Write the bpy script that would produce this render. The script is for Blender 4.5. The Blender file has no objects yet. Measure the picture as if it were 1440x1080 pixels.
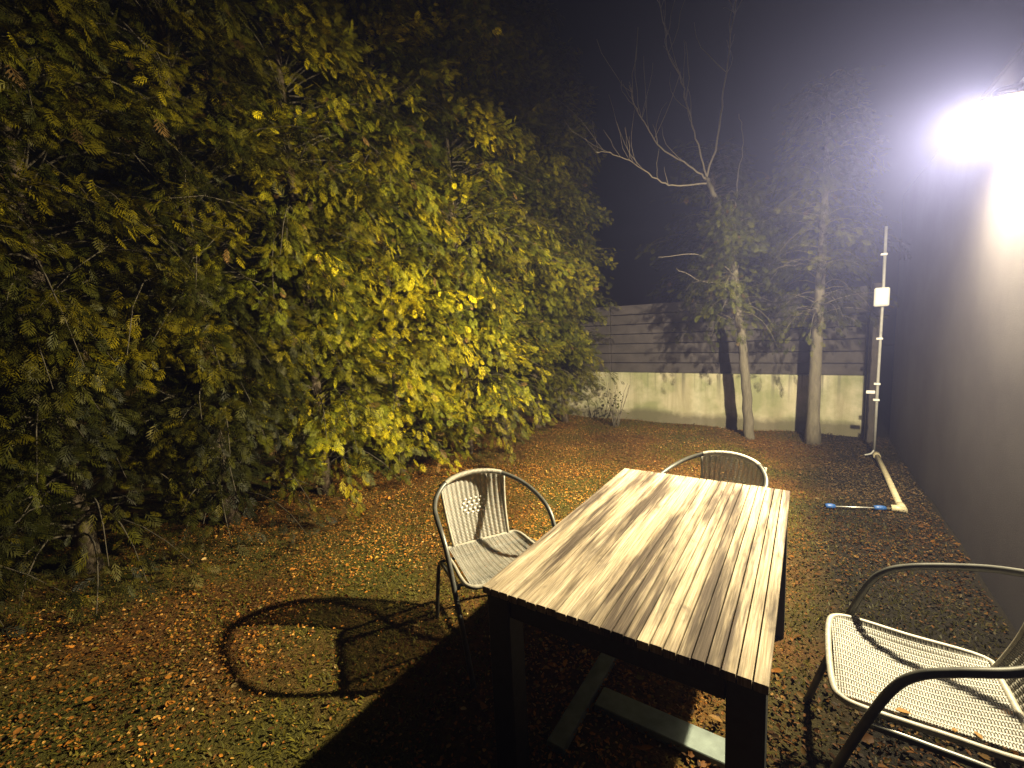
import bpy, math, random
import numpy as np
from mathutils import Vector, Matrix

random.seed(7)
rng = np.random.default_rng(11)
scene = bpy.context.scene
C = scene.collection
PI = math.pi

# ------------------------------------------------------------------ camera
CAM_H = 1.6
FPX = 624.836                      # focal length in pixels of the 1440 x 1080 photograph
# rows: world axes in camera coordinates (x right, y down, z forward)
RW = np.array([[0.83286225, 0.02866143, -0.55273772],
               [0.55150271, -0.1273206, 0.82439931],
               [-0.04674644, -0.99144742, -0.12184738]])
cam_data = bpy.data.cameras.new('camera')
cam_data.sensor_width = 36.0
cam_data.lens = FPX / 1440 * 36
cam_data.clip_start = 0.02
cam_data.clip_end = 500
cam = bpy.data.objects.new('camera', cam_data)
C.objects.link(cam)
rx, ry, rz = RW[:, 0], -RW[:, 1], -RW[:, 2]
cam.matrix_world = Matrix(((rx[0], ry[0], rz[0], 0), (rx[1], ry[1], rz[1], 0),
                           (rx[2], ry[2], rz[2], CAM_H), (0, 0, 0, 1)))
scene.camera = cam


def ray(px, py):
    return RW @ np.array([px - 720.0, py - 540.0, FPX])


def at_y(px, py, y):
    d = ray(px, py)
    return Vector(np.array([0, 0, CAM_H]) + d * (y / d[1]))


def at_z(px, py, z=0.0):
    d = ray(px, py)
    return Vector(np.array([0, 0, CAM_H]) + d * ((z - CAM_H) / d[2]))


# ------------------------------------------------------------------ night sky
world = bpy.data.worlds.new('World')
scene.world = world
world.use_nodes = True
wn = world.node_tree.nodes
bg = wn['Background']
sky = wn.new('ShaderNodeTexSky')
sky.sky_type = 'NISHITA'
sky.sun_disc = False
sky.sun_elevation = math.radians(1.0)
sky.sun_rotation = math.radians(200)
world.node_tree.links.new(sky.outputs[0], bg.inputs[0])
bg.inputs[1].default_value = 0.0016

scene.view_settings.view_transform = 'Standard'
scene.view_settings.look = 'None'
scene.view_settings.exposure = 0.0
scene.view_settings.gamma = 1.0
scene.cycles.max_bounces = 6
scene.cycles.diffuse_bounces = 3
scene.cycles.glossy_bounces = 2
scene.cycles.transmission_bounces = 3
scene.cycles.volume_bounces = 0
scene.cycles.sample_clamp_indirect = 4.0

LAMP_POS = Vector((0.78, 3.52, 2.56))      # centre of the wall lamp's glass
LAMP_AIM = Vector((-0.80, 0.02, -0.48))
LAMP_WATT = 880.0
GLASS_EMIT = 750.0
HAZE_DENSITY = 0.0105
WARM = (1.0, 0.845, 0.54)


# ------------------------------------------------------------------ helpers
def tag(o, label=None, cat=None, group=None, kind=None):
    if label:
        o['label'] = label
    if cat:
        o['category'] = cat
    if group:
        o['group'] = group
    if kind:
        o['kind'] = kind
    return o


def empty(name, loc=(0, 0, 0), rotz=0.0):
    o = bpy.data.objects.new(name, None)
    C.objects.link(o)
    o.location = loc
    o.rotation_euler = (0, 0, rotz)
    o.empty_display_size = 0.1
    return o


def np_mesh(name, verts, faces_list, smooth=False, col=None):
    """verts (N,3), faces_list: list of (M,k) int arrays"""
    me = bpy.data.meshes.new(name)
    verts = np.asarray(verts, np.float32)
    me.vertices.add(len(verts))
    me.vertices.foreach_set('co', verts.ravel())
    nl = sum(f.size for f in faces_list)
    npoly = sum(len(f) for f in faces_list)
    me.loops.add(nl)
    me.loops.foreach_set('vertex_index', np.concatenate([f.ravel() for f in faces_list]).astype(np.int32))
    me.polygons.add(npoly)
    starts, s = [], 0
    for f in faces_list:
        starts.append(s + np.arange(len(f)) * f.shape[1])
        s += f.size
    me.polygons.foreach_set('loop_start', np.concatenate(starts).astype(np.int32))
    if smooth:
        me.polygons.foreach_set('use_smooth', np.ones(npoly, dtype=bool))
    me.update(calc_edges=True)
    if col is not None:
        a = me.attributes.new('tint', 'FLOAT_COLOR', 'POINT')
        c4 = np.ones((len(verts), 4), np.float32)
        c4[:, :3] = col
        a.data.foreach_set('color', c4.ravel())
    me.validate()
    return me


def link(name, me, material, parent=None):
    o = bpy.data.objects.new(name, me)
    C.objects.link(o)
    if material and not me.materials:
        me.materials.append(material)
    if parent:
        o.parent = parent
    return o


class MB:
    """collects simple shapes into ONE mesh"""

    def __init__(self):
        self.v, self.f, self.sm = [], [], []

    def add(self, vs, fs, smooth=False):
        n = len(self.v)
        self.v += [tuple(p) for p in vs]
        self.f += [tuple(i + n for i in f) for f in fs]
        self.sm += [smooth] * len(fs)

    def box(self, x0, x1, y0, y1, z0, z1, b=0.0, mat=None):
        """box with chamfered edges of width b"""
        if b <= 0:
            vs = [(x, y, z) for z in (z0, z1) for y in (y0, y1) for x in (x0, x1)]
            fs = [(0, 2, 3, 1), (4, 5, 7, 6), (0, 1, 5, 4), (2, 6, 7, 3), (0, 4, 6, 2), (1, 3, 7, 5)]
        else:
            vs, fs = [], []
            lo, hi = (x0, y0, z0), (x1, y1, z1)
            idx = {}
            for sx in (0, 1):
                for sy in (0, 1):
                    for sz in (0, 1):
                        s = (sx, sy, sz)
                        for ax in range(3):
                            p = [(hi[k] if s[k] else lo[k]) for k in range(3)]
                            for k in range(3):
                                if k != ax:
                                    p[k] += -b if s[k] else b
                            idx[(s, ax)] = len(vs)
                            vs.append(tuple(p))
            for ax in range(3):
                u, w = (ax + 1) % 3, (ax + 2) % 3
                for sv in (0, 1):
                    q = []
                    for a, c in ((0, 0), (1, 0), (1, 1), (0, 1)):
                        s = [0, 0, 0]
                        s[ax], s[u], s[w] = sv, a, c
                        q.append(idx[(tuple(s), ax)])
                    fs.append(tuple(q) if sv else tuple(q[::-1]))
            for ax in range(3):
                u, w = (ax + 1) % 3, (ax + 2) % 3
                for su in (0, 1):
                    for sw in (0, 1):
                        s0, s1 = [0, 0, 0], [0, 0, 0]
                        s0[u] = s1[u] = su
                        s0[w] = s1[w] = sw
                        s1[ax] = 1
                        s0, s1 = tuple(s0), tuple(s1)
                        q = (idx[(s0, u)], idx[(s1, u)], idx[(s1, w)], idx[(s0, w)])
                        fs.append(q if su == sw else q[::-1])
            for key in [(a, c, d) for a in (0, 1) for c in (0, 1) for d in (0, 1)]:
                q = (idx[(key, 0)], idx[(key, 1)], idx[(key, 2)])
                fs.append(q if sum(key) % 2 else q[::-1])
        if mat is not None:
            vs = [tuple(mat @ Vector(p)) for p in vs]
        self.add(vs, fs)
        return self

    def tube(self, pts, rad, sides=8, cap=True, closed=False):
        pts = [Vector(p) for p in pts]
        n = len(pts)
        if not hasattr(rad, '__len__'):
            rad = [rad] * n
        tang = []
        for i in range(n):
            a = pts[i - 1] if (i > 0 or closed) else pts[i]
            b = pts[(i + 1) % n] if (i < n - 1 or closed) else pts[i]
            t = (b - a)
            tang.append(t.normalized() if t.length > 1e-9 else Vector((0, 0, 1)))
        ref = Vector((0, 0, 1)) if abs(tang[0].z) < 0.9 else Vector((1, 0, 0))
        nrm = (ref - tang[0] * ref.dot(tang[0])).normalized()
        vs, fs = [], []
        for i in range(n):
            nrm = (nrm - tang[i] * nrm.dot(tang[i]))
            nrm = nrm.normalized() if nrm.length > 1e-6 else tang[i].orthogonal().normalized()
            bi = tang[i].cross(nrm)
            for k in range(sides):
                a = 2 * PI * k / sides
                vs.append(pts[i] + (nrm * math.cos(a) + bi * math.sin(a)) * rad[i])
        m = n if closed else n - 1
        for i in range(m):
            for k in range(sides):
                a, b = i * sides + k, i * sides + (k + 1) % sides
                j = ((i + 1) % n) * sides
                fs.append((a, b, j + (k + 1) % sides, j + k))
        self.add(vs, fs, True)
        if cap and not closed:
            base = len(self.v) - len(vs)
            self.f.append(tuple(base + k for k in reversed(range(sides))))
            self.f.append(tuple(base + (n - 1) * sides + k for k in range(sides)))
            self.sm += [False, False]
        return self

    def lathe(self, prof, c=(0, 0, 0), seg=32, a0=0.0, a1=2 * PI, smooth=True):
        full = abs(a1 - a0 - 2 * PI) < 1e-6
        m = seg if full else seg + 1
        vs, fs = [], []
        for k in range(m):
            a = a0 + (a1 - a0) * k / seg
            for r, z in prof:
                vs.append((c[0] + r * math.cos(a), c[1] + r * math.sin(a), c[2] + z))
        n = len(prof)
        for k in range(seg):
            k2 = (k + 1) % m
            for i in range(n - 1):
                fs.append((k * n + i, k2 * n + i, k2 * n + i + 1, k * n + i + 1))
        self.add(vs, fs, smooth)
        return self

    def mesh(self, name):
        me = bpy.data.meshes.new(name)
        me.from_pydata(self.v, [], self.f)
        me.polygons.foreach_set('use_smooth', self.sm)
        me.update()
        return me

    def build(self, name, material, parent=None):
        return link(name, self.mesh(name), material, parent)


def spline(pts, per=8, closed=False):
    """Catmull-Rom through the points"""
    P = [Vector(p) for p in pts]
    out = []
    n = len(P)
    for i in range(n if closed else n - 1):
        if closed:
            p0, p1, p2, p3 = P[i - 1], P[i], P[(i + 1) % n], P[(i + 2) % n]
        else:
            p0, p1, p2, p3 = P[max(i - 1, 0)], P[i], P[i + 1], P[min(i + 2, n - 1)]
        for k in range(per):
            t = k / per
            out.append(0.5 * ((2 * p1) + (p2 - p0) * t + (2 * p0 - 5 * p1 + 4 * p2 - p3) * t * t
                              + (3 * p1 - p0 - 3 * p2 + p3) * t ** 3))
    if not closed:
        out.append(P[-1])
    return out


# ------------------------------------------------------------------ materials
def new_mat(name):
    m = bpy.data.materials.new(name)
    m.use_nodes = True
    nt = m.node_tree
    return m, nt, nt.nodes['Principled BSDF']


def node(nt, kind, **kw):
    n = nt.nodes.new(kind)
    for k, v in kw.items():
        setattr(n, k, v)
    return n


def ramp(nt, fac, stops, interp='LINEAR'):
    r = nt.nodes.new('ShaderNodeValToRGB')
    r.color_ramp.interpolation = interp
    while len(r.color_ramp.elements) < len(stops):
        r.color_ramp.elements.new(0.5)
    for e, (p, c) in zip(r.color_ramp.elements, stops):
        e.position = p
        e.color = (*c, 1) if len(c) == 3 else c
    nt.links.new(fac, r.inputs[0])
    return r


def noise(nt, vec, scale, detail=4, rough=0.55, dist=0.0):
    n = nt.nodes.new('ShaderNodeTexNoise')
    n.inputs['Scale'].default_value = scale
    n.inputs['Detail'].default_value = detail
    n.inputs['Roughness'].default_value = rough
    n.inputs['Distortion'].default_value = dist
    if vec is not None:
        nt.links.new(vec, n.inputs['Vector'])
    return n


def mapping(nt, vec, scale=(1, 1, 1), loc=(0, 0, 0), rot=(0, 0, 0)):
    n = nt.nodes.new('ShaderNodeMapping')
    n.inputs['Scale'].default_value = scale
    n.inputs['Location'].default_value = loc
    n.inputs['Rotation'].default_value = rot
    nt.links.new(vec, n.inputs['Vector'])
    return n.outputs[0]


def mix(nt, fac, a, b, mode='MIX'):
    n = nt.nodes.new('ShaderNodeMix')
    n.data_type = 'RGBA'
    n.blend_type = mode
    for inp, v in ((n.inputs[0], fac), (n.inputs[6], a), (n.inputs[7], b)):
        if isinstance(v, (int, float)):
            inp.default_value = v
        elif isinstance(v, tuple):
            inp.default_value = (*v, 1) if len(v) == 3 else v
        else:
            nt.links.new(v, inp)
    return n.outputs[2]


def bump(nt, bsdf, height, strength=0.3, dist=0.01):
    b = nt.nodes.new('ShaderNodeBump')
    b.inputs['Strength'].default_value = strength
    b.inputs['Distance'].default_value = dist
    nt.links.new(height, b.inputs['Height'])
    nt.links.new(b.outputs[0], bsdf.inputs['Normal'])


def pos(nt):
    return nt.nodes.new('ShaderNodeNewGeometry').outputs['Position']


M = {}


def simple(name, col, rough=0.6, metal=0.0, nscale=0.0, namt=0.3, bmp=0.0):
    m, nt, b = new_mat(name)
    b.inputs['Roughness'].default_value = rough
    b.inputs['Metallic'].default_value = metal
    if nscale:
        n = noise(nt, pos(nt), nscale, 5)
        r = ramp(nt, n.outputs[0], [(0.25, tuple(c * (1 - namt) for c in col)), (0.75, tuple(min(1, c * (1 + namt)) for c in col))])
        nt.links.new(r.outputs[0], b.inputs['Base Color'])
        if bmp:
            bump(nt, b, n.outputs[0], bmp, 0.004)
    else:
        b.inputs['Base Color'].default_value = (*col, 1)
    M[name] = m
    return m


simple('dark_frame', (0.018, 0.020, 0.019), 0.55, 0, 30, 0.4, 0.15)
simple('chair_tube', (0.11, 0.11, 0.095), 0.42, 0.45, 18, 0.35)
simple('rattan', (0.27, 0.26, 0.22), 0.5, 0, 25, 0.25)
simple('pale_strand', (0.74, 0.71, 0.62), 0.4)
simple('rattan_wrap', (0.34, 0.315, 0.25), 0.5, 0, 60, 0.3)
simple('grey_plank', (0.16, 0.20, 0.18), 0.8, 0, 14, 0.35, 0.3)
simple('fence_board', (0.048, 0.041, 0.041), 0.75, 0, 6, 0.35, 0.2)
simple('post_wood', (0.05, 0.042, 0.036), 0.85, 0, 10, 0.4, 0.3)
simple('white_plastic', (0.75, 0.75, 0.72), 0.4)
simple('grey_plastic', (0.34, 0.34, 0.32), 0.45, 0, 20, 0.2)
simple('beige_pipe', (0.30, 0.265, 0.17), 0.5, 0, 20, 0.25)
simple('blue_plastic', (0.012, 0.055, 0.19), 0.5)
simple('rod_steel', (0.35, 0.35, 0.33), 0.4, 0.7)
simple('lamp_metal', (0.22, 0.19, 0.16), 0.4, 0.6)
simple('coping', (0.10, 0.10, 0.11), 0.5, 0.3, 10, 0.2)


def make_bark(name, a, b_):
    m, nt, b = new_mat(name)
    p = mapping(nt, pos(nt), (1, 1, 0.25))
    n = noise(nt, p, 28, 6, 0.65, 0.6)
    n2 = noise(nt, pos(nt), 3, 3)
    r = ramp(nt, n.outputs[0], [(0.3, b_), (0.7, a)])
    c = mix(nt, n2.outputs[0], r.outputs[0], (0.10, 0.11, 0.05))
    nt.links.new(mix(nt, 0.35, r.outputs[0], c), b.inputs['Base Color'])
    b.inputs['Roughness'].default_value = 0.9
    bump(nt, b, n.outputs[0], 0.8, 0.012)
    M[name] = m


make_bark('thuja_bark', (0.15, 0.10, 0.065), (0.06, 0.04, 0.026))
make_bark('limb_bark', (0.11, 0.085, 0.06), (0.055, 0.042, 0.03))
make_bark('pale_bark', (0.17, 0.145, 0.11), (0.085, 0.07, 0.052))
make_bark('branch_bark', (0.30, 0.255, 0.20), (0.18, 0.15, 0.12))
make_bark('twig_bark', (0.19, 0.16, 0.12), (0.10, 0.08, 0.06))


def make_leafy(name, rough=0.55, trans=0.35, var=0.5, spec=0.16):
    m, nt, b = new_mat(name)
    at = node(nt, 'ShaderNodeAttribute', attribute_name='tint')
    n = noise(nt, pos(nt), 1.7, 3)
    c = mix(nt, 1.0, at.outputs['Color'],
            ramp(nt, n.outputs[0], [(0.3, (1 - var, 1 - var, 1 - var)), (0.7, (1.25, 1.2, 1.0))]).outputs[0], 'MULTIPLY')
    nt.links.new(c, b.inputs['Base Color'])
    b.inputs['Roughness'].default_value = rough
    b.inputs['Specular IOR Level'].default_value = spec
    tr = node(nt, 'ShaderNodeBsdfTranslucent')
    nt.links.new(c, tr.inputs[0])
    mx = node(nt, 'ShaderNodeMixShader')
    mx.inputs[0].default_value = trans
    out = nt.nodes['Material Output']
    nt.links.new(b.outputs[0], mx.inputs[1])
    nt.links.new(tr.outputs[0], mx.inputs[2])
    nt.links.new(mx.outputs[0], out.inputs[0])
    M[name] = m


make_leafy('foliage', 0.55, 0.18, 0.45)
make_leafy('litter', 0.6, 0.08, 0.25, 0.08)
make_leafy('grass', 0.55, 0.25, 0.3, 0.1)


def make_table_wood():
    m, nt, b = new_mat('table_wood')
    p = pos(nt)
    oi = node(nt, 'ShaderNodeObjectInfo')
    off = node(nt, 'ShaderNodeVectorMath', operation='SCALE')
    off.inputs[0].default_value = (0.0, 1.6, 0.0)
    nt.links.new(oi.outputs['Random'], off.inputs['Scale'])
    pa = node(nt, 'ShaderNodeVectorMath', operation='ADD')
    nt.links.new(p, pa.inputs[0])
    nt.links.new(off.outputs[0], pa.inputs[1])
    ps = pa.outputs[0]                       # shifted along the grain, another shift in every slat
    grain = noise(nt, mapping(nt, ps, (75, 1.8, 1)), 1.0, 6, 0.62, 0.3)
    fine = noise(nt, mapping(nt, ps, (300, 7, 1)), 1.0, 3, 0.6)
    wear = noise(nt, mapping(nt, p, (15, 1.0, 1), (3.1, 0.4, 0)), 1.0, 5, 0.62, 0.15)
    wear2 = noise(nt, mapping(nt, ps, (26, 1.7, 1), (1.1, 0.0, 0)), 1.0, 4, 0.6, 0.1)
    spot = noise(nt, mapping(nt, p, (12, 6, 1), (0.3, 1.7, 0)), 1.0, 4, 0.6, 0.3)
    base = ramp(nt, grain.outputs[0], [(0.25, (0.32, 0.255, 0.165)), (0.5, (0.52, 0.435, 0.30)), (0.8, (0.63, 0.545, 0.40))])
    dark = ramp(nt, grain.outputs[0], [(0.3, (0.068, 0.052, 0.040)), (0.75, (0.15, 0.118, 0.09))])
    wf = ramp(nt, wear.outputs[0], [(0.47, (0, 0, 0)), (0.60, (1, 1, 1))])
    c = mix(nt, wf.outputs[0], base.outputs[0], dark.outputs[0])
    wf2 = ramp(nt, wear2.outputs[0], [(0.52, (0, 0, 0)), (0.66, (0.85, 0.85, 0.85))])
    c = mix(nt, wf2.outputs[0], c, dark.outputs[0])
    tone = ramp(nt, oi.outputs['Random'], [(0.0, (0.78, 0.76, 0.74)), (1.0, (1.05, 1.05, 1.05))])
    c = mix(nt, 1.0, c, tone.outputs[0], 'MULTIPLY')
    sf = ramp(nt, spot.outputs[0], [(0.60, (0, 0, 0)), (0.74, (0.7, 0.7, 0.7))])
    c = mix(nt, sf.outputs[0], c, (0.10, 0.08, 0.062))
    fr = ramp(nt, fine.outputs[0], [(0.32, (0.55, 0.52, 0.48)), (0.62, (1.08, 1.08, 1.08))])
    c = mix(nt, 1.0, c, fr.outputs[0], 'MULTIPLY')
    # knots
    vor = node(nt, 'ShaderNodeTexVoronoi')
    vor.inputs['Scale'].default_value = 1.0
    nt.links.new(mapping(nt, p, (4.2, 2.1, 0), (0.37, 0.61, 0)), vor.inputs['Vector'])
    kf = ramp(nt, vor.outputs['Distance'], [(0.04, (1, 1, 1)), (0.11, (0, 0, 0))])
    c = mix(nt, kf.outputs[0], c, (0.13, 0.085, 0.05))
    nt.links.new(c, b.inputs['Base Color'])
    b.inputs['Roughness'].default_value = 0.75
    b.inputs['Specular IOR Level'].default_value = 0.2
    bump(nt, b, grain.outputs[0], 0.25, 0.003)
    M['table_wood'] = m


make_table_wood()


def make_wall_paint():
    m, nt, b = new_mat('concrete')
    p = pos(nt)
    streak = noise(nt, mapping(nt, p, (4.5, 1, 0.5)), 1.0, 5, 0.6, 0.3)
    blot = noise(nt, p, 2.2, 5, 0.6)
    fine = noise(nt, p, 40, 4, 0.6)
    sep = node(nt, 'ShaderNodeSeparateXYZ')
    nt.links.new(p, sep.inputs[0])
    base = ramp(nt, streak.outputs[0], [(0.3, (0.30, 0.27, 0.16)), (0.5, (0.46, 0.42, 0.28)), (0.72, (0.58, 0.54, 0.40))])
    green = ramp(nt, blot.outputs[0], [(0.40, (0, 0, 0)), (0.62, (0.75, 0.75, 0.75))])
    c = mix(nt, green.outputs[0], base.outputs[0], (0.19, 0.22, 0.085))
    # rain streaks running down from the top edge
    drip = noise(nt, mapping(nt, p, (16, 1, 0.25)), 1.0, 3, 0.6)
    zr = ramp(nt, sep.outputs['Z'], [(0.35, (0, 0, 0)), (0.80, (1, 1, 1))])
    dr = ramp(nt, drip.outputs[0], [(0.5, (0, 0, 0)), (0.68, (0.8, 0.8, 0.8))])
    c = mix(nt, mix(nt, 1.0, zr.outputs[0], dr.outputs[0], 'MULTIPLY'), c, (0.11, 0.105, 0.075))
    # soil splash at the foot
    foot = node(nt, 'ShaderNodeMath', operation='ADD')
    nt.links.new(sep.outputs['Z'], foot.inputs[0])
    sc = node(nt, 'ShaderNodeMath', operation='MULTIPLY')
    nt.links.new(blot.outputs[0], sc.inputs[0])
    sc.inputs[1].default_value = -0.25
    nt.links.new(sc.outputs[0], foot.inputs[1])
    fr = ramp(nt, foot.outputs[0], [(0.0, (0.8, 0.8, 0.8)), (0.10, (0, 0, 0))])
    c = mix(nt, fr.outputs[0], c, (0.10, 0.085, 0.05))
    nt.links.new(c, b.inputs['Base Color'])
    b.inputs['Roughness'].default_value = 0.85
    bump(nt, b, fine.outputs[0], 0.35, 0.006)
    M['concrete'] = m

    m, nt, b = new_mat('house_render')
    p = pos(nt)
    n = noise(nt, p, 120, 5, 0.7)
    n2 = noise(nt, p, 1.4, 4, 0.6)
    r = ramp(nt, n2.outputs[0], [(0.3, (0.088, 0.082, 0.090)), (0.7, (0.125, 0.118, 0.126))])
    f = ramp(nt, n.outputs[0], [(0.3, (0.75, 0.75, 0.75)), (0.7, (1.15, 1.15, 1.15))])
    nt.links.new(mix(nt, 1.0, r.outputs[0], f.outputs[0], 'MULTIPLY'), b.inputs['Base Color'])
    b.inputs['Roughness'].default_value = 0.8
    bump(nt, b, n.outputs[0], 0.6, 0.005)
    b.inputs['Specular IOR Level'].default_value = 0.1
    M['house_render'] = m

    m, nt, b = new_mat('soil')
    p = pos(nt)
    n = noise(nt, p, 14, 6, 0.7)
    n2 = noise(nt, p, 0.9, 4, 0.6)
    n3 = noise(nt, p, 90, 4, 0.7)
    r = ramp(nt, n.outputs[0], [(0.3, (0.050, 0.027, 0.010)), (0.55, (0.14, 0.068, 0.020)), (0.8, (0.22, 0.115, 0.034))])
    g = ramp(nt, n3.outputs[0], [(0.3, (0.040, 0.042, 0.010)), (0.7, (0.13, 0.115, 0.026))])
    gf = ramp(nt, n2.outputs[0], [(0.42, (0, 0, 0)), (0.6, (1, 1, 1))])
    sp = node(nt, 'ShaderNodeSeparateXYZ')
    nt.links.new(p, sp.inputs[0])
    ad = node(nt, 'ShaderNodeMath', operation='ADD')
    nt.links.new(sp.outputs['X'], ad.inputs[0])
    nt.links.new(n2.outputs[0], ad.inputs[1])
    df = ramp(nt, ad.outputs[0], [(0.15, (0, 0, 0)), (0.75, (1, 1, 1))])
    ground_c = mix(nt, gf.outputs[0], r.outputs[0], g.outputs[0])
    ground_c = mix(nt, df.outputs[0], ground_c, (0.011, 0.0095, 0.007))  # shade beside the house wall painted into the soil colour
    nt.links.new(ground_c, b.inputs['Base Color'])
    b.inputs['Roughness'].default_value = 0.9
    bump(nt, b, n3.outputs[0], 0.9, 0.02)
    b.inputs['Specular IOR Level'].default_value = 0.08
    M['soil'] = m

    m, nt, b = new_mat('lamp_glass')
    nt.nodes.remove(b)
    em = node(nt, 'ShaderNodeEmission')
    em.inputs[0].default_value = (*WARM, 1)
    em.inputs[1].default_value = GLASS_EMIT
    tp = node(nt, 'ShaderNodeBsdfTransparent')
    mx = node(nt, 'ShaderNodeMixShader')
    mx.inputs[0].default_value = 0.2
    nt.links.new(tp.outputs[0], mx.inputs[1])
    nt.links.new(em.outputs[0], mx.inputs[2])
    nt.links.new(mx.outputs[0], nt.nodes['Material Output'].inputs[0])
    M['lamp_glass'] = m


make_wall_paint()

# ------------------------------------------------------------------ ground
HX, FY, LX = 0.90, 7.15, -3.6      # house wall plane, back wall plane, hedge front


def ground_h(x, y):
    return (0.018 * np.sin(1.9 * x + 0.6) * np.cos(1.6 * y) + 0.010 * np.sin(5.3 * x + 2.1 * y)
            + 0.008 * np.cos(7.1 * y - 3.3 * x)) * np.clip((np.hypot(x + 0.6, y - 1.8) - 0.6) / 1.5, 0, 1)


gx = np.unique(np.concatenate([np.array([-28, -20, -14, -10, -8, -7.0]), np.linspace(-6, 1.2, 97), np.array([2, 3, 5, 9, 14, 20, 28])]))
gy = np.unique(np.concatenate([np.array([-24, -16, -9, -5, -3, -2]), np.linspace(-1.2, 8.4, 129), np.array([10, 12, 16, 22, 28])]))
GX, GY = np.meshgrid(gx, gy)
gv = np.stack([GX.ravel(), GY.ravel(), ground_h(GX.ravel(), GY.ravel())], 1)
nx, ny = len(gx), len(gy)
ii, jj = np.meshgrid(np.arange(nx - 1), np.arange(ny - 1))
a0 = (jj * nx + ii).ravel()
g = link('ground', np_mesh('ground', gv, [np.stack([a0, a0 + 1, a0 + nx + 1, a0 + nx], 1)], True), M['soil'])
tag(g, 'brown garden soil with thin mossy lawn between hedge and wall', None, kind='structure')

# ------------------------------------------------------------------ house on the right
house = empty('house', (HX, 2.0, 0))
tag(house, 'dark rendered house wall with the lit lamp', 'house')


def child_box(name, mat, parent, x0, x1, y0, y1, z0, z1, b=0.0):
    o = parent.location
    return MB().box(x0 - o.x, x1 - o.x, y0 - o.y, y1 - o.y, z0 - o.z, z1 - o.z, b).build(name, mat, parent)


child_box('wall', M['house_render'], house, HX, HX + 5, -6, 7.3, -0.12, 2.95, 0.01)
child_box('roof_edge', M['house_render'], house, HX + 0.006, HX + 4.99, -5.99, 7.29, 2.951, 2.985, 0.004)

# ------------------------------------------------------------------ low concrete wall with board fence at the back
WX0, WX1 = -6.2, 0.62
wall = tag(MB().box(0, WX1 - WX0, 0, 0.2, -0.12, 0.80, 0.012).build('garden_wall', M['concrete']),
           'low cream concrete wall with green algae stains at the back of the garden', 'wall')
wall.location = (WX0, FY, 0)

fence = empty('board_fence', (WX0, FY + 0.1, 0.80))
tag(fence, 'dark horizontal board fence standing on the cream concrete wall', 'fence')
BH = 0.158
bays = np.linspace(WX0, WX1, 5)
bm = MB().box(0.004, bays[1] - bays[0] - 0.004, -0.035, -0.008, 0.004, BH - 0.006, 0.004).mesh('board')
for bi in range(4):
    for k in range(7):
        o = link('board', bm, M['fence_board'], fence)
        o.location = (bays[bi] - WX0, random.uniform(-0.006, 0.006), k * BH)
        o.rotation_euler = (random.uniform(-0.02, 0.02), 0, 0)
pm = MB().box(-0.04, 0.04, 0.0, 0.07, 0, 7 * BH + 0.03, 0.006).mesh('post')
for x in bays:
    o = link('post', pm, M['post_wood'], fence)
    o.location = (min(x, WX1 - 0.05) - WX0, 0, 0)

ep = MB().box(-0.045, 0.045, -0.045, 0.045, -0.1, 1.95, 0.006).build('corner_post', M['post_wood'])
ep.location = (0.665, 6.98, 0)
tag(ep, 'dark square wooden post between concrete wall and house corner', 'post')

# ------------------------------------------------------------------ foliage
def spray_template():
    """flat fan of scale-leaf branchlets, axis +x, length 1: list of quads"""
    vs, fs = [], []

    def blade(p, d, l, w):
        d = np.array(d, float)
        d /= np.linalg.norm(d)
        s = np.array([-d[1], d[0]])
        n = len(vs)
        q = [p, p + d * l * 0.55 + s * w, p + d * l, p + d * l * 0.45 - s * w]
        for k in q:
            vs.append([k[0], k[1], 0.0])
        fs.append([n, n + 1, n + 2, n + 3])

    blade(np.array([0.0, 0.0]), (1, 0), 0.66, 0.022)
    for i, t in enumerate([0.10, 0.25, 0.40, 0.55, 0.69]):
        for sgn in (1, -1):
            tt = t + (0.075 if sgn > 0 else 0.0)
            l = [0.34, 0.50, 0.48, 0.38, 0.27][i]
            ang = math.radians(50 - 22 * t) * sgn
            d = np.array([math.cos(ang), math.sin(ang)])
            p0 = np.array([tt, 0.0])
            blade(p0, d, l, 0.033)
            if i == 1:           # side lobe
                a2 = ang - sgn * math.radians(34)
                blade(p0 + d * l * 0.38, (math.cos(a2), math.sin(a2)), l * 0.52, 0.026)
    blade(np.array([0.62, 0.0]), (1, 0.03), 0.40, 0.042)
    v = np.array(vs, np.float32)
    v[:, 2] += -0.10 * v[:, 0] ** 2 - 0.30 * v[:, 1] ** 2
    return v, np.array(fs, np.int32)


SPV, SPF = spray_template()


def unit(a):
    return a / np.maximum(np.linalg.norm(a, axis=-1, keepdims=True), 1e-9)


def place(template, faces, P, D, Nn, S, Wd, col, r):
    """P positions, D axes, Nn approximate normals, S lengths, Wd width factors"""
    D = unit(D)
    B = unit(np.cross(Nn, D))
    Nn = np.cross(D, B)
    n = len(P)
    V = (P[:, None, :] + template[None, :, 0:1] * (D * S[:, None])[:, None, :]
         + template[None, :, 1:2] * (B * (S * Wd)[:, None])[:, None, :]
         + template[None, :, 2:3] * (Nn * S[:, None])[:, None, :])
    k = template.shape[0]
    F = faces[None] + (np.arange(n) * k)[:, None, None]
    colv = np.repeat(col, k, axis=0)
    return V.reshape(-1, 3), F.reshape(-1, faces.shape[1]), colv


def foliage_colours(n, r, gold=0.12):
    g = np.array([0.105, 0.112, 0.006])
    d = np.array([0.034, 0.044, 0.005])
    y = np.array([0.42, 0.345, 0.008])
    br = np.array([0.14, 0.085, 0.03])
    t = r.random(n)[:, None]
    c = d * (1 - t) + g * t
    q = np.clip(gold * 2.2 * r.random(n), 0, 1)[:, None]
    c = c * (1 - q) + y * q
    return np.where((r.random(n) > 0.985)[:, None], br, c)


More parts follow.
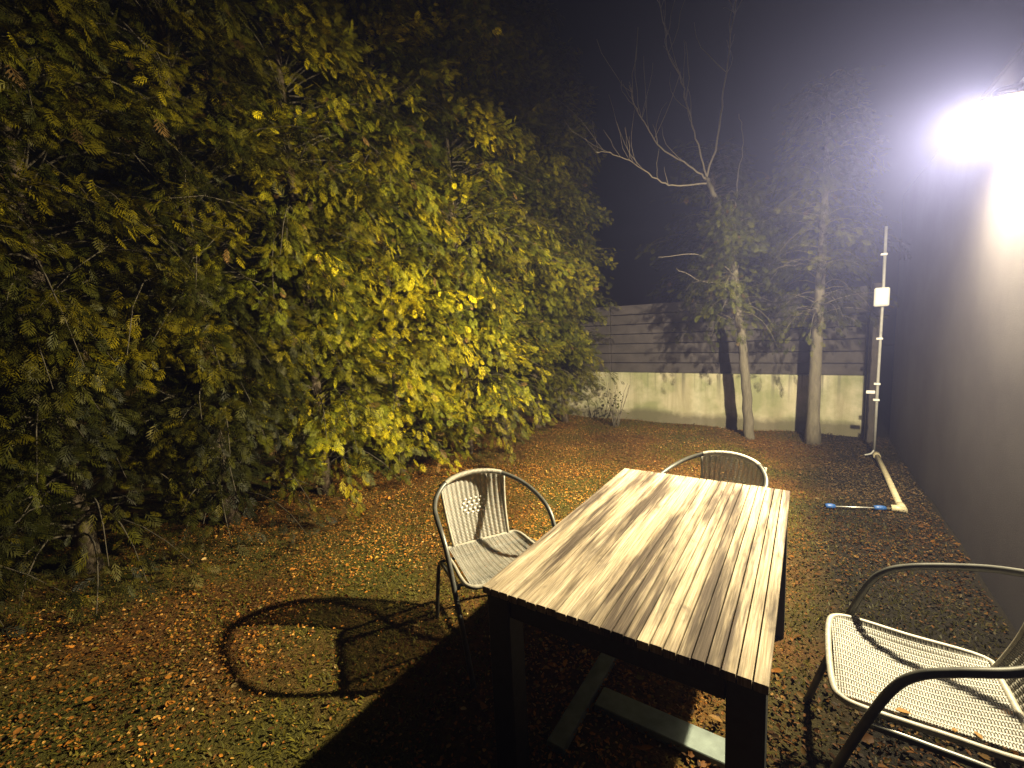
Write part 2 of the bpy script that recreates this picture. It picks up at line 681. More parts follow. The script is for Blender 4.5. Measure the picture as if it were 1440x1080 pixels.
def crown(seed, height, radius, h0, n_limbs, per_limb, front=0.72, limb_r=0.009, taper=0.55, droop=1.0, size=(0.075, 0.155), gold=0.14, spread=105, shade=1.0):
    """drooping thuja limbs carrying flat sprays; returns (foliage mesh, limb mesh)"""
    r = np.random.default_rng(seed)
    Ps, Ds, Ns, Ss, Ws, Cs = [], [], [], [], [], []
    limbs = MB()
    for i in range(n_limbs):
        u = (i + r.random()) / n_limbs
        h = h0 + (height - h0) * (u ** 1.05)
        fr = (h - h0) / (height - h0)
        prof = (0.80 + 0.45 * fr if fr < 0.35 else 0.9575 - taper * (fr - 0.35) / 0.65)
        L = radius * prof * r.uniform(0.62, 1.18)
        az = math.radians(r.normal(0, spread / 2)) if r.random() < front else r.uniform(-PI, PI)
        rise = r.uniform(0.2, 0.85)
        dr = droop * r.uniform(0.25, 0.95)
        b1_ = math.sin(2.6 * az + 1.9 * h + seed) + math.sin(3.3 * h - 1.7 * az + 2.1 * seed) + 0.7 * math.sin(5.2 * az - 2.9 * h + seed)
        L *= 1 + 0.12 * b1_          # bulges and hollows in the crown
        rad = np.array([math.cos(az), math.sin(az), 0.0])
        side = np.array([-math.sin(az), math.cos(az), 0.0])
        bend = r.uniform(-0.25, 0.25)
        lg = gold * (r.random() ** 2.5) * 4.0

        def pt(s):
            s = np.asarray(s)[..., None]
            return (np.array([0, 0, h]) + rad * (0.04 + L * s) + side * (bend * L * s ** 2)
                    + np.array([0, 0, 1.0]) * (L * (rise * s - dr * s ** 2.2)))

        ss = np.linspace(0, 0.97, 6)
        pts = pt(ss)
        if pts[:, 2].min() < 0.05:
            continue
        limbs.tube([tuple(p) for p in pts], list(np.linspace(limb_r, limb_r * 0.2, 6)), 4, cap=False)
        n = int(per_limb * r.uniform(0.7, 1.25) * (0.45 if h < h0 + 0.45 else 1.0))
        s = 0.36 + 0.66 * r.random(n) ** 0.66
        base = pt(s)
        tng = unit(pt(s + 0.02) - base)
        sd = np.where(r.random(n) < 0.5, 1.0, -1.0)
        lat = np.cross(np.broadcast_to(np.array([0, 0, 1.0]), (n, 3)), tng)
        off = np.abs(r.normal(0, 1, n)) * 0.17 * (1.2 - s)
        jit = r.normal(0, 0.035, (n, 3))
        P = base + lat * (sd * off)[:, None] * 1.5 + jit
        P[:, 2] -= np.abs(r.normal(0, 0.05, n))
        D = tng * r.uniform(0.5, 1.1, n)[:, None] + lat * (sd * r.uniform(0.1, 0.9, n))[:, None] + r.normal(0, 0.22, (n, 3))
        D[:, 2] += r.uniform(-0.85, 0.40, n)
        Nn = np.cross(D, lat * 1.0) + r.normal(0, 0.5, (n, 3)) + np.array([0, 0, 0.4])
        S = r.uniform(size[0], size[1], n) * (1.12 - 0.3 * s)
        Wd = r.uniform(0.6, 1.05, n)
        col = foliage_colours(n, r, lg)
        tip = (s > 0.8)
        col[tip] *= 1.2
        col *= r.uniform(0.35, 1.55) * shade
        Ps.append(P); Ds.append(D); Ns.append(Nn); Ss.append(S); Ws.append(Wd); Cs.append(col)
    P, D, Nn = np.concatenate(Ps), np.concatenate(Ds), np.concatenate(Ns)
    S, Wd, col = np.concatenate(Ss), np.concatenate(Ws), np.concatenate(Cs)
    keep = P[:, 2] > 0.12
    V, F, cv = place(SPV, SPF, P[keep], D[keep], Nn[keep], S[keep], Wd[keep], col[keep], r)
    return np_mesh('crown', V, [F], False, cv), limbs.mesh('limbs')


def trunk_mesh(seed, h, r0, lean=(0, 0), r1=0.02, sides=10):
    r = np.random.default_rng(seed)
    pts, rad = [], []
    n = 12
    for i in range(n):
        t = i / (n - 1)
        pts.append((lean[0] * t + 0.02 * math.sin(5 * t + seed), lean[1] * t + 0.02 * math.cos(4 * t + seed), -0.08 + h * t))
        rad.append((r0 * (1 - t) + r1 * t) * (1.35 if i == 0 else 1.0) * r.uniform(0.93, 1.07))
    return MB().tube(pts, rad, sides).mesh('trunk')


variants = []
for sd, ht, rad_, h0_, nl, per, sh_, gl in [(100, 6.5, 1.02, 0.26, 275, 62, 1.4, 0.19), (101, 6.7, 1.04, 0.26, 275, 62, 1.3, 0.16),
                                            (120, 6.5, 1.04, 0.26, 290, 60, 0.38, 0.16), (140, 6.5, 0.96, 0.58, 250, 62, 0.85, 0.08)]:  # leaf tints carry the lit middle and dim near end of the hedge
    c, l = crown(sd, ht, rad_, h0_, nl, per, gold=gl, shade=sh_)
    variants.append((c, l, trunk_mesh(sd, ht - 0.5, 0.055)))

hedge_spots = [(-3.40, 6.62, 3, 0.88), (-3.64, 6.10, 3, 0.97), (-3.70, 5.25, 3, 1.0), (-3.70, 4.38, 1, 0.98), (-3.96, 3.45, 0, 1.0),
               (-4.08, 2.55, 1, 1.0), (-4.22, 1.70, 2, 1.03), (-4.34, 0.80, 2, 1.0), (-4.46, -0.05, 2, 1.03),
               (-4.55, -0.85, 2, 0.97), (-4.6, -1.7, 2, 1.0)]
ordinal = ['first', 'second', 'third', 'fourth', 'fifth', 'sixth', 'seventh', 'eighth', 'ninth', 'tenth', 'eleventh']
for k, (x, y, v, s) in enumerate(hedge_spots):
    t = empty('thuja_tree', (x, y, 0), random.uniform(-0.25, 0.25) + (-0.35 if k == 0 else 0))
    t.scale = (s, s, s * random.uniform(0.96, 1.04))
    tag(t, '%s thuja of the tall green hedge, counted from the concrete wall' % ordinal[k], 'tree', 'thuja trees of the hedge')
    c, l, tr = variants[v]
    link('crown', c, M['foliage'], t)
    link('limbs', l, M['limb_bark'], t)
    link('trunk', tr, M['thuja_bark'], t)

# conifers by the back wall
c2, l2 = crown(301, 4.3, 0.62, 1.5, 130, 56, front=0.3, limb_r=0.006, gold=0.02, size=(0.075, 0.14), shade=0.55, droop=1.2)
t = empty('conifer_tree', (0.10, 6.62, 0), -1.6)
tag(t, 'green conifer on a bare trunk by the house corner', 'tree')
link('crown', c2, M['foliage'], t)
link('limbs', l2, M['twig_bark'], t)
link('trunk', trunk_mesh(9, 4.2, 0.078), M['pale_bark'], t)

c3, l3 = c2, l2
t = empty('conifer_tree', (-1.35, 7.95, 0), 0.6)
t.scale = (1.4, 1.4, 1.0)
tag(t, 'green conifer standing behind the board fence', 'tree')
link('crown', c3, M['foliage'], t)
link('limbs', l3, M['twig_bark'], t)
link('trunk', trunk_mesh(10, 4.1, 0.09), M['thuja_bark'], t)

# bare tree in front of the wall
TY = 6.60
base = at_z(1053, 613)
base.y = TY
bt = empty('bare_tree', (at_y(1053, 613, TY).x, TY, 0))
tag(bt, 'slim leaning tree with bare upper branches before the concrete wall', 'tree')


def branch(path, r0, r1, y0=TY, dy=0.0, sides=6, per=5):
    pts = []
    for i, (px, py) in enumerate(path):
        pts.append(at_y(px, py, y0 + dy * i / (len(path) - 1)) - bt.location)
    sp = spline(pts, per)
    n = len(sp)
    rr = np.random.default_rng(int(path[-1][0] * 7 + path[-1][1]) % 9999)
    sp = [p + Vector(rr.normal(0, 0.007, 3)) * (i > 0) for i, p in enumerate(sp)]
    return sp, list(np.linspace(r0, r1, n))


mb = MB()
mb.tube(*branch([(1054, 625), (1050, 560), (1043, 480), (1036, 420), (1029, 360), (1018, 308), (1000, 264), (993, 250)], 0.066, 0.022), sides=10)
mb.build('trunk', M['pale_bark'], bt)
for path, a, b_, dy in [
        ([(993, 252), (1008, 200), (1015, 150), (1022, 90), (1032, 20), (1038, -50)], 0.014, 0.006, 0.2),
        ([(994, 252), (984, 212), (970, 165), (958, 115), (940, 75), (935, 40), (925, 0)], 0.011, 0.004, -0.5),
        ([(994, 252), (968, 232), (930, 208), (910, 178), (893, 148), (885, 120)], 0.012, 0.004, -0.9),
        ([(995, 258), (945, 261), (925, 252), (890, 230), (862, 216), (838, 214)], 0.012, 0.004, -1.1)]:
    sp, rr = branch(path, a, b_, dy=dy)
    o = MB().tube(sp, rr, 6).build('branch', M['branch_bark'], bt)
    tw = MB()
    r2 = random.Random(len(path) + int(path[-1][0]))
    for q in range(13):
        i = r2.randrange(int(len(sp) * 0.25), len(sp) - 1)
        p = sp[i]
        d = (sp[i + 1] - sp[i]).normalized()
        w = (d + Vector((r2.uniform(-1, 1), r2.uniform(-1, 1), r2.uniform(-0.2, 1.1)))).normalized()
        L = r2.uniform(0.25, 0.85)
        pp = [p]
        for s in range(5):
            w = (w + Vector((r2.uniform(-.3, .3), r2.uniform(-.3, .3), r2.uniform(-.1, .35)))).normalized()
            pp.append(pp[-1] + w * L / 5)
        tw.tube(pp, list(np.linspace(rr[i] * 0.5, 0.002, 6)), 4, cap=False)
    tw.build('twigs', M['branch_bark'], o)
for path, a, b_, dy in [([(1030, 385), (1005, 365), (975, 358), (925, 362)], 0.006, 0.002, -0.7),
                        ([(1020, 318), (1034, 290), (1037, 250), (1046, 200), (1040, 160)], 0.008, 0.003, 0.3),
                        ([(1036, 420), (1010, 400), (985, 395), (950, 378)], 0.005, 0.002, -0.6)]:
    sp, rr = branch(path, a, b_, dy=dy)
    MB().tube(sp, rr, 5).build('branch', M['branch_bark'], bt)

c4, l4 = crown(303, 3.2, 0.66, 1.55, 75, 52, front=0.4, limb_r=0.005, gold=0.02, size=(0.075, 0.14), droop=1.1, shade=0.55)
o = link('evergreen_foliage', c4, M['foliage'], bt)
o.location = (-0.18, -0.05, 0)
o.rotation_euler = (0, 0, -1.6)
o2 = link('limbs', l4, M['twig_bark'], o)

# twiggy shrub before the wall
sh = empty('shrub', at_z(866, 600))
tag(sh, 'small twiggy shrub with thin upright stems before the concrete wall', 'shrub')
r2 = random.Random(5)
for k in range(15):
    a = r2.uniform(-PI, PI)
    ln = r2.uniform(0.35, 0.75)
    sp_ = r2.uniform(0.05, 0.45)
    pts = [(0.03 * math.cos(a), 0.03 * math.sin(a), -0.03)]
    for s in range(1, 6):
        q = s / 5
        pts.append((math.cos(a) * sp_ * ln * q ** 1.2 + r2.uniform(-.015, .015) + 0.03 * math.cos(a),
                    math.sin(a) * sp_ * ln * q ** 1.2 + r2.uniform(-.015, .015), ln * q))
    MB().tube(pts, list(np.linspace(0.007, 0.0025, 6)), 5).build('stem', M['twig_bark'], sh)
n = 70
P = np.stack([rng.normal(0, 0.10, n), rng.normal(0, 0.10, n), rng.uniform(0.1, 0.6, n)], 1)
LEAF = np.array([[0, 0, 0], [0.3, -0.26, 0.06], [0.7, -0.22, 0.05], [1, 0, 0.0], [0.7, 0.22, 0.05], [0.3, 0.26, 0.06]], np.float32)
LEAFF = np.array([[0, 1, 2, 3], [0, 3, 4, 5]], np.int32)
V, F, cv = place(LEAF, LEAFF, P, rng.normal(0, 1, (n, 3)), rng.normal(0, 1, (n, 3)) + [0, 0, 1], rng.uniform(0.03, 0.05, n),
                 np.ones(n), foliage_colours(n, rng, 0.05), rng)
link('leaves', np_mesh('leaves', V, [F], False, cv), M['foliage'], sh)

# ------------------------------------------------------------------ leaf litter and grass
def scatter_xy(n, r):
    x = r.uniform(-5.0, HX - 0.03, n)
    y = r.uniform(0.0, FY - 0.02, n)
    return x, y


def patch(x, y):
    return (np.sin(1.7 * x + 0.9 * y + 0.5) + np.sin(2.9 * y - 1.3 * x + 1.1) + 0.6 * np.sin(5.1 * x + 3.7 * y)) / 2.6


r = np.random.default_rng(21)
N = 215000
x, y = scatter_xy(N, r)
dens = np.clip(0.55 + 0.75 * patch(x * 1.3, y * 1.3) + 0.35 * (x < -2.2) + 0.25 * (y > 3.0) - 0.35 * ((x < -1.4) & (y < 1.5)), 0.12, 1)
k = r.random(N) < dens
x, y = x[k], y[k]
n = len(x)
z = ground_h(x, y) + r.uniform(0.004, 0.026, n)
az = r.uniform(-PI, PI, n)
D = np.stack([np.cos(az), np.sin(az), r.normal(0, 0.25, n)], 1)
Nn = np.stack([r.normal(0, 0.6, n), r.normal(0, 0.6, n), np.ones(n)], 1)
S = r.uniform(0.007, 0.019, n) * np.where(r.random(n) < 0.04, 2.0, 1.0)
near = (x > -1.2) & (y < 2.6)
S = np.where(near & (r.random(n) < 0.30), S * 1.6, S)
pal = np.array([[0.36, 0.145, 0.022], [0.20, 0.085, 0.02], [0.40, 0.22, 0.055], [0.075, 0.038, 0.014], [0.20, 0.15, 0.03], [0.42, 0.30, 0.13]])
pick = r.choice(6, n, p=[0.30, 0.25, 0.14, 0.19, 0.09, 0.03])
col = pal[pick] * r.uniform(0.7, 1.4, (n, 1))
litter_shade = np.clip((x + 0.55) / 0.6, 0, 1)[:, None]
col *= 1 - 0.85 * litter_shade  # weaker light towards the house is darkened into the leaf tints
col *= np.clip(1.0 + 0.55 * patch(x * 2.3 + 1.0, y * 2.1), 0.4, 1.5)[:, None]
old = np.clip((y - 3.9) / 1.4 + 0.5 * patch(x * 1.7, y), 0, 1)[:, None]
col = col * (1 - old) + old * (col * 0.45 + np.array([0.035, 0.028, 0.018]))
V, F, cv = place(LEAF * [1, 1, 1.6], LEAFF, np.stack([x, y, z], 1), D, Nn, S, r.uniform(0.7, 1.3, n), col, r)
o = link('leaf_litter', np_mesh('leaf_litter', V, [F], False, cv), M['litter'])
tag(o, 'orange brown fallen leaves strewn over the ground', 'leaf litter', kind='stuff')

N = 190000
x, y = scatter_xy(N, r)
gd = np.clip(0.42 - 0.85 * patch(x * 1.3, y * 1.3) - 0.30 * (x < -3.0) - 0.2 * (y > 4.2) + 0.5 * ((x < -1.2) & (y < 1.7)), 0.05, 1)
k = r.random(N) < gd
x, y = x[k], y[k]
n = len(x)
z = ground_h(x, y) - 0.002
az = r.uniform(-PI, PI, n)
D = np.stack([np.cos(az), np.sin(az), r.uniform(0.35, 1.6, n)], 1)
Nn = np.stack([-np.cos(az), -np.sin(az), np.ones(n)], 1)
GT = np.array([[0, -0.09, 0], [0.55, -0.11, 0.0], [1, 0, -0.12], [0.55, 0.11, 0.0], [0, 0.09, 0]], np.float32)
GF = np.array([[0, 1, 3, 4]], np.int32)
GF3 = np.array([[1, 2, 3]], np.int32)
S = r.uniform(0.014, 0.034, n)
grass_shade = np.clip((x + 0.35) / 0.6, 0, 1)[:, None]
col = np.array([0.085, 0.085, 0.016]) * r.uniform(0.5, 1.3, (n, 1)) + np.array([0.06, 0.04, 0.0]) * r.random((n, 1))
col *= 1 - 0.8 * grass_shade  # blade tint dimmed near the house to stand for shade
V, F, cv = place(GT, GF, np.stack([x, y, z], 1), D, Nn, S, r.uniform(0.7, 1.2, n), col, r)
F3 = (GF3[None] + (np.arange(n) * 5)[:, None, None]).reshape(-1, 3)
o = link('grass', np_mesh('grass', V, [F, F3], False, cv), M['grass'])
tag(o, 'short thin olive grass growing between the leaves', 'grass', kind='stuff')

# ------------------------------------------------------------------ table
TX0, TX1, TY0, TY1, TZ = -0.902, -0.052, 1.105, 2.519, 0.74
tbl = empty('garden_table', ((TX0 + TX1) / 2, (TY0 + TY1) / 2, 0))
tag(tbl, 'rectangular garden table with a worn slatted wooden top and dark legs', 'table')
NS = 24
pitch = (TX1 - TX0) / NS
sm = MB().box(-pitch / 2 + 0.0021, pitch / 2 - 0.0021, TY0 - tbl.location.y, TY1 - tbl.location.y, -0.024, 0, 0.0009).mesh('slat')
for k in range(NS):
    o = link('slat', sm, M['table_wood'], tbl)
    o.location = (TX0 + pitch * (k + 0.5) - tbl.location.x, random.uniform(-0.0025, 0.0025), TZ + random.uniform(-0.0012, 0.0008))
lw = 0.088
for (x0, y0) in ((TX0 + 0.008, TY0 + 0.012), (TX1 - lw - 0.008, TY0 + 0.012), (TX0 + 0.008, TY1 - lw - 0.012), (TX1 - lw - 0.008, TY1 - lw - 0.012)):
    child_box('leg', M['dark_frame'], tbl, x0, x0 + lw, y0, y0 + lw, -0.01, TZ - 0.0255, 0.004)
ah = 0.075
child_box('apron', M['dark_frame'], tbl, TX0 + lw + 0.010, TX1 - lw - 0.010, TY0 + 0.022, TY0 + 0.045, TZ - 0.026 - ah, TZ - 0.026, 0.002)
child_box('apron', M['dark_frame'], tbl, TX0 + lw + 0.010, TX1 - lw - 0.010, TY1 - 0.045, TY1 - 0.022, TZ - 0.026 - ah, TZ - 0.026, 0.002)
child_box('apron', M['dark_frame'], tbl, TX0 + 0.022, TX0 + 0.045, TY0 + lw + 0.014, TY1 - lw - 0.014, TZ - 0.026 - ah, TZ - 0.026, 0.002)
child_box('apron', M['dark_frame'], tbl, TX1 - 0.045, TX1 - 0.022, TY0 + lw + 0.014, TY1 - lw - 0.014, TZ - 0.026 - ah, TZ - 0.026, 0.002)
for yb in (TY0 + 0.47, TY1 - 0.47):
    child_box('cross_batten', M['dark_frame'], tbl, TX0 + 0.046, TX1 - 0.046, yb - 0.03, yb + 0.03, TZ - 0.066, TZ - 0.026, 0.002)

for (x0, x1, y0, y1, lab) in ((-0.79, -0.72, 1.30, 2.36, 'grey green plank lying under the table along its length'),
                              (-0.70, -0.15, 1.545, 1.655, 'grey green plank lying crosswise under the table')):
    o = MB().box(-(x1 - x0) / 2, (x1 - x0) / 2, -(y1 - y0) / 2, (y1 - y0) / 2, 0, 0.035, 0.003).build('plank', M['grey_plank'])
    o.location = ((x0 + x1) / 2, (y0 + y1) / 2, 0.001)
    tag(o, lab, 'plank')

# ------------------------------------------------------------------ chairs
CHAIR_PARTS = []


def woven(surface, nu, nv, strand_w, half_t, warp_every, open_fn=None):
    """real weave: weft ribbons across (u) going over and under warp cords running along v. surface(u,v) -> (point, normal)"""
    vs, fs = [], []

    def ribbon(fn, n, w_dir_fn, w):
        base = len(vs)
        for i in range(n + 1):
            p, wd, nn = fn(i / n)
            vs.append(tuple(p - wd * w + nn * 0.0002))
            vs.append(tuple(p + nn * 0.0016))
            vs.append(tuple(p + wd * w + nn * 0.0002))
        for i in range(n):
            a = base + i * 3
            fs.append((a, a + 1, a + 4, a + 3))
            fs.append((a + 1, a + 2, a + 5, a + 4))

    # wefts
    for j in range(nv):
        v = (j + 0.5) / nv
        ph = PI * (j % 2)

        def f(t, v=v, ph=ph):
            p, nn, du, dv = surface(t, v)
            return p + nn * (half_t * (1.7 * abs(math.sin(t * PI * warp_every)) - 0.85) + 0.0006 * math.sin(t * 2 * PI * warp_every + ph)), dv, nn
        if open_fn is None:
            ribbon(f, warp_every * 4, None, strand_w)
        else:
            seg = []
            for (t0, t1) in open_fn(v, j):
                def f2(q, t0=t0, t1=t1, f=f):
                    return f(t0 + (t1 - t0) * q)
                ribbon(f2, max(3, int(warp_every * 4 * (t1 - t0))), None, strand_w)
    # warps
    for k in range(warp_every):
        u = (k + 0.5) / warp_every

        def f(t, u=u):
            p, nn, du, dv = surface(u, t)
            return p - nn * 0.0005, du, nn
        ribbon(f, 40, None, 0.0022)
    me = bpy.data.meshes.new('weave')
    me.from_pydata(vs, [], fs)
    me.polygons.foreach_set('use_smooth', [True] * len(fs))
    me.update()
    return me


def surf_from(fn):
    def s(u, v):
        e = 0.004
        p = fn(u, v)
        du = (fn(min(u + e, 1.0), v) - fn(max(u - e, 0.0), v)).normalized()
        dv = (fn(u, min(v + e, 1.0)) - fn(u, max(v - e, 0.0))).normalized()
        nn = du.cross(dv).normalized()
        return p, nn, du, dv
    return s


def seat_fn(u, v):
    # u: left -> right (y), v: back -> front (x)
    w = 0.200 + 0.024 * v
    x = -0.195 + 0.425 * v
    y = (u - 0.5) * 2 * w
    z = 0.432 - 0.030 * math.sin(PI * v) * (1 - (2 * u - 1) ** 4) + 0.012 * v
    if v > 0.9:
        z -= 0.010 * ((v - 0.9) / 0.1) ** 2
    return Vector((x, y, z))


def back_fn(u, v):
    # v: bottom -> top; slightly concave towards the sitter
    w = 0.165 + 0.03 * v
    y = (u - 0.5) * 2 * w
    c = (1 - (2 * u - 1) ** 2)
    x = -0.200 - 0.093 * v - 0.02 * math.sin(PI * v) - c * (0.018 + 0.036 * v)
    z = 0.425 + 0.338 * v + 0.014 * c * v
    return Vector((x, y, z))


def build_chair():
    parts = []
    # hoop: front legs, arms and top rail in one bent tube
    half = [(0.300, 0.262, -0.01), (0.225, 0.275, 0.24), (0.165, 0.287, 0.43), (0.112, 0.293, 0.565), (0.062, 0.295, 0.628),
            (-0.01, 0.293, 0.666), (-0.12, 0.278, 0.703), (-0.215, 0.230, 0.742), (-0.29, 0.14, 0.777)]
    path = half + [(-0.322, 0.0, 0.790)] + [(a, -b, c) for a, b, c in reversed(half)]
    sp = spline(path, 7)
    parts.append(('hoop_frame', MB().tube(sp, 0.0125, 10).mesh('hoop_frame'), M['chair_tube']))
    # cane wrapping on the top rail
    wrap = []
    for i, p in enumerate(sp):
        if p.x < -0.268 and p.z > 0.7:
            wrap.append(p)
    fine = spline(wrap, 12)
    rr = [0.0148 + 0.0012 * math.sin(i * 1.4) for i in range(len(fine))]
    parts.append(('rail_wrap', MB().tube(fine, rr, 10).mesh('rail_wrap'), M['rattan_wrap']))
    # rear legs: two bent tubes under the seat
    for s in (1, -1):
        p = [(0.16, 0.262 * s, 0.408), (0.02, 0.262 * s, 0.404), (-0.11, 0.262 * s, 0.398), (-0.165, 0.262 * s, 0.372), (-0.195, 0.264 * s, 0.30),
             (-0.235, 0.268 * s, 0.14), (-0.27, 0.270 * s, -0.01)]
        parts.append(('rear_leg', MB().tube(spline(p, 5), 0.011, 9).mesh('rear_leg'), M['chair_tube']))
    # seat ring
    ring = [(-0.19, 0.215, 0.425), (0.0, 0.228, 0.428), (0.15, 0.238, 0.434), (0.215, 0.225, 0.434), (0.238, 0.17, 0.432), (0.244, 0.0, 0.430)]
    ring = ring + [(a, -b, c) for a, b, c in reversed(ring[:-1])] + [(-0.205, -0.12, 0.424), (-0.205, 0.12, 0.424)]
    parts.append(('seat_frame', MB().tube(spline(ring, 5, True), 0.0105, 8, closed=True).mesh('seat_frame'), M['rattan_wrap']))
    # brace bars under the seat
    mb_ = MB()
    for xx in (-0.13, 0.13):
        mb_.tube([(xx, -0.262, 0.402), (xx, 0.262, 0.402)], 0.008, 8)
    parts.append(('seat_brace', mb_.mesh('seat_brace'), M['chair_tube']))
    # back uprights
    for s in (1, -1):
        u = 0.0 if s < 0 else 1.0
        pts = [back_fn(u, v) for v in np.linspace(-0.02, 0.995, 9)]
        parts.append(('back_upright', MB().tube(pts, 0.008, 8).mesh('back_upright'), M['rattan_wrap']))
    parts.append(('woven_seat', woven(surf_from(seat_fn), 0, 62, 0.0026, 0.0034, 15), M['rattan']))

    parts.append(('woven_back', woven(surf_from(back_fn), 0, 50, 0.0027, 0.0035, 13), M['rattan']))
    # pale lozenge pattern woven into the middle of the back
    lz = MB()
    sf = surf_from(back_fn)
    for row in range(5):
        for c_ in range(5 - abs(row - 2) + 1):
            u = 0.5 + (c_ - (5 - abs(row - 2)) / 2) * 0.088
            v = 0.50 + (row - 2) * 0.052
            p, nn, du, dv_ = sf(u, v)
            q = p + nn * 0.0065
            a_, b_ = du * 0.0085, dv_ * 0.0062
            lz.add([q - a_, q - b_, q + a_, q + b_, q + nn * 0.0015], [(0, 1, 4), (1, 2, 4), (2, 3, 4), (3, 0, 4)])
    parts.append(('lozenge_pattern', lz.mesh('lozenge_pattern'), M['pale_strand']))
    return parts


PARTS = build_chair()


def chair(loc, ang, label):
    t = empty('rattan_chair', (loc[0], loc[1], 0), ang)
    tag(t, label, 'chair', 'woven chairs around the table')
    for nm, me, mt in PARTS:
        link(nm, me, mt, t)
    return t


chair1 = chair((-1.335, 1.765), math.radians(-31), 'pale woven chair with tube hoop arms beside the long table side facing the hedge')
chair2 = chair((-0.47, 2.59), math.atan2(-0.93, -0.37), 'woven tube chair at the table end towards the concrete wall')
chair3 = chair((0.334, 1.78), PI, 'woven tube chair between table and house wall with leaves on its seat')

# fallen leaves on the seat and the table
LEAF2 = np.array([[0, 0, 0], [0.3, -0.26, 0.09], [0.7, -0.22, 0.10], [1, 0, 0.02], [0.7, 0.22, 0.07], [0.3, 0.26, 0.10]], np.float32)
leaf_names = ['largest dry tan leaf lying on the woven seat by the house wall', 'small dry leaf on the woven seat near its back', 'small dry leaf on the woven seat by the near arm', 'tiny dry leaf on the woven seat by its front edge']
leaf_spots = [(at_z(1258, 997, 0.43), 0.040, 'seat'), (at_z(1382, 1040, 0.43), 0.026, 'seat'), (at_z(1345, 1025, 0.43), 0.024, 'seat'),
              (at_z(1222, 973, 0.43), 0.02, 'seat')]
for k, (p, s, w) in enumerate(leaf_spots):
    p.z = 0.430
    V, F, cv = place(LEAF2, LEAFF, np.zeros((1, 3)), np.array([[math.cos(k * 2.1), math.sin(k * 2.1), 0.05]]), np.array([[0.1, 0.1, 1.0]]),
                     np.array([s]), np.ones(1), np.array([[0.30, 0.17, 0.05]]), r)
    o = link('fallen_leaf', np_mesh('fallen_leaf', V, [F], False, cv), M['litter'])
    o.location = p
    tag(o, leaf_names[k], 'leaf', 'leaves on the chair seat')

# ------------------------------------------------------------------ conduit, pipes and rod by the house
cx, cy = 0.655, 6.30
cond = empty('conduit', (cx, cy, 0))
tag(cond, 'slim grey conduit rising up the house corner with a white junction box', 'conduit')
MB().tube([(0, 0, 0.02), (0.0, 0.002, 0.9), (0.004, 0.0, 1.8), (0.0, 0, 2.5)], 0.014, 8).build('pipe', M['grey_plastic'], cond)
MB().tube(spline([(0, -0.0, 0.06), (-0.03, -0.03, 0.02), (-0.09, -0.06, 0.005)], 5), 0.010, 7).build('elbow', M['grey_plastic'], cond)
jb = MB().box(-0.075, 0.055, -0.055, 0.02, 1.66, 1.86, 0.012).build('junction_box', M['white_plastic'], cond)
MB().box(-0.058, 0.038, -0.062, -0.0565, 1.68, 1.84, 0.003).build('lid', M['white_plastic'], jb)
for zz in (0.62, 0.80, 1.3, 2.2):
    MB().box(-0.035, 0.022, -0.02, 0.018, zz, zz + 0.022, 0.003).build('clip', M['white_plastic'], cond)
MB().box(-0.10, -0.02, -0.018, 0.0, 0.70, 0.735, 0.004).build('tap_stub', M['white_plastic'], cond)

gp0, gp1 = Vector((0.665, 6.18, 0.03)), Vector((0.66, 4.53, 0.03))
gp = empty('ground_pipe', gp0)
tag(gp, 'beige pipe lying along the foot of the house wall', 'pipe')
MB().tube([(0, 0, 0), (0.0, -0.8, 0.004), (gp1 - gp0)], 0.024, 10).build('pipe', M['beige_pipe'], gp)
MB().tube([(0, 0.05, 0), (0, -0.06, 0)], 0.033, 10).build('coupling', M['beige_pipe'], gp)
e = gp1 - gp0
MB().tube([e + Vector((0, 0.07, 0)), e + Vector((0, -0.04, 0))], 0.034, 10).tube([e + Vector((0.02, -0.02, 0)), e + Vector((-0.07, -0.03, 0))], 0.032, 10).build('elbow_fitting', M['beige_pipe'], gp)

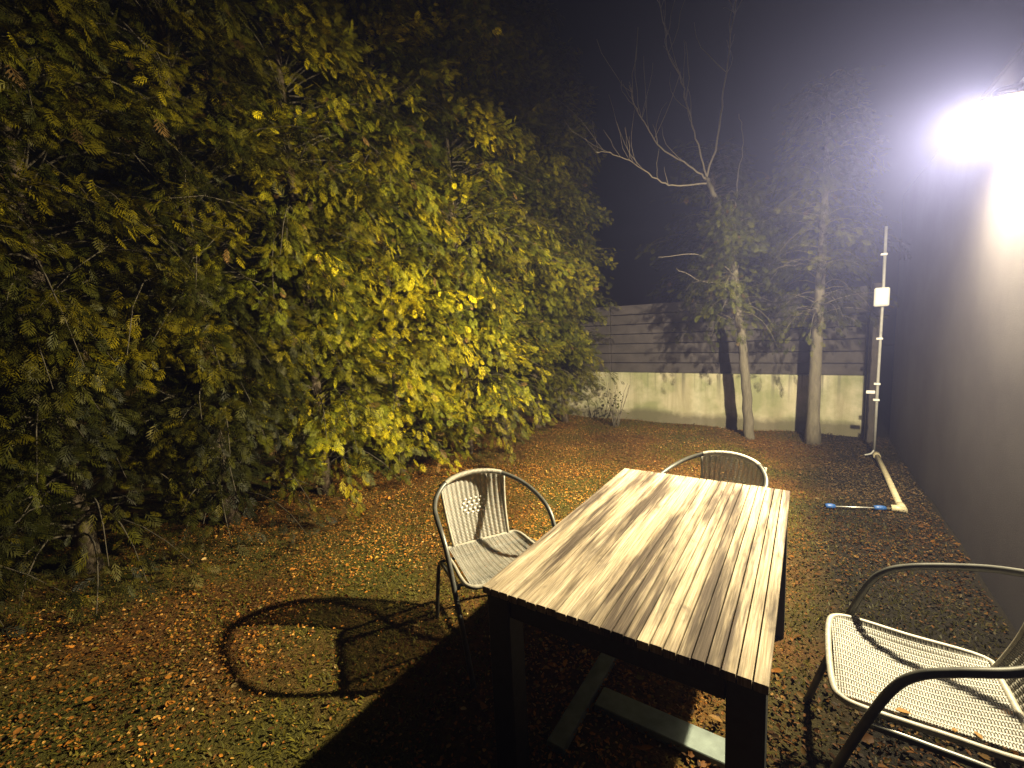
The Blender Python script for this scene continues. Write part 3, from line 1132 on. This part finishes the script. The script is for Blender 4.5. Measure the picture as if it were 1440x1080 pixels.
b1, b2 = at_z(1167, 712, 0.03), Vector((0.60, 4.50, 0.03))
rod = empty('blue_fitted_rod', b1)
tag(rod, 'thin steel rod with two blue fittings lying on the ground by the beige pipe', 'rod')
MB().tube([(0, 0, 0), (b2 - b1)], 0.006, 7).build('rod', M['rod_steel'], rod)
dv = (b2 - b1).normalized()
for t, rr_, ll in ((0.0, 0.024, 0.036), (0.80, 0.023, 0.042)):
    c0 = (b2 - b1) * t
    MB().tube([c0 - dv * ll, c0 - dv * ll * 0.3, c0 + dv * ll * 0.3, c0 + dv * ll], [rr_ * 0.8, rr_, rr_, rr_ * 0.75], 12).build('fitting', M['blue_plastic'], rod)

# ------------------------------------------------------------------ wall lamp
lamp = empty('wall_lamp', (HX, LAMP_POS.y, LAMP_POS.z))
tag(lamp, 'brightly lit round wall lamp with a brim on the house wall', 'lamp')
lc = (LAMP_POS.x - HX, 0, 0)
R0 = 0.105
MB().lathe([(0.0, 0.115), (0.08, 0.112), (0.140, 0.098), (0.150, 0.090), (0.140, 0.084), (0.0, 0.088)], lc, 40).build('brim', M['lamp_metal'], lamp)
MB().lathe([(0.0, -0.095), (R0 * 0.96, -0.092), (R0, -0.08), (R0, 0.079), (0.0, 0.080)], lc, 40).build('glass', M['lamp_glass'], lamp)
MB().box(-0.022, 0.002, -0.06, 0.06, 0.06, 0.20, 0.004).build('back_plate', M['lamp_metal'], lamp)
MB().tube(spline([(-0.018, 0, 0.16), (-0.07, 0, 0.165), (lc[0], 0, 0.155), (lc[0], 0, 0.112)], 6), 0.012, 8).build('bracket', M['lamp_metal'], lamp)
ld = bpy.data.lights.new('lamp_light', 'AREA')
ld.shape = 'DISK'
ld.size = 0.075
ld.energy = LAMP_WATT
ld.color = WARM
lo = bpy.data.objects.new('lamp_light', ld)
C.objects.link(lo)
aim = LAMP_AIM.normalized()
lo.location = LAMP_POS + Vector((0, 0, 0.045))
lo.rotation_euler = aim.to_track_quat('-Z', 'Y').to_euler()

# ------------------------------------------------------------------ mist volume added for the lens glare around the lamp
mh, nt, b = new_mat('haze')
nt.nodes.remove(b)
vol = nt.nodes.new('ShaderNodeVolumePrincipled')
vol.inputs['Color'].default_value = (0.42, 0.46, 1.0, 1)
vol.inputs['Density'].default_value = HAZE_DENSITY
vol.inputs['Anisotropy'].default_value = 0.68
nt.links.new(vol.outputs[0], nt.nodes['Material Output'].inputs['Volume'])
hz = MB().box(-30, 30, -26, 30, -1.2, 7.6).build('haze', mh)
tag(hz, 'thin added mist that makes the glare around the lamp', 'haze', kind='stuff')
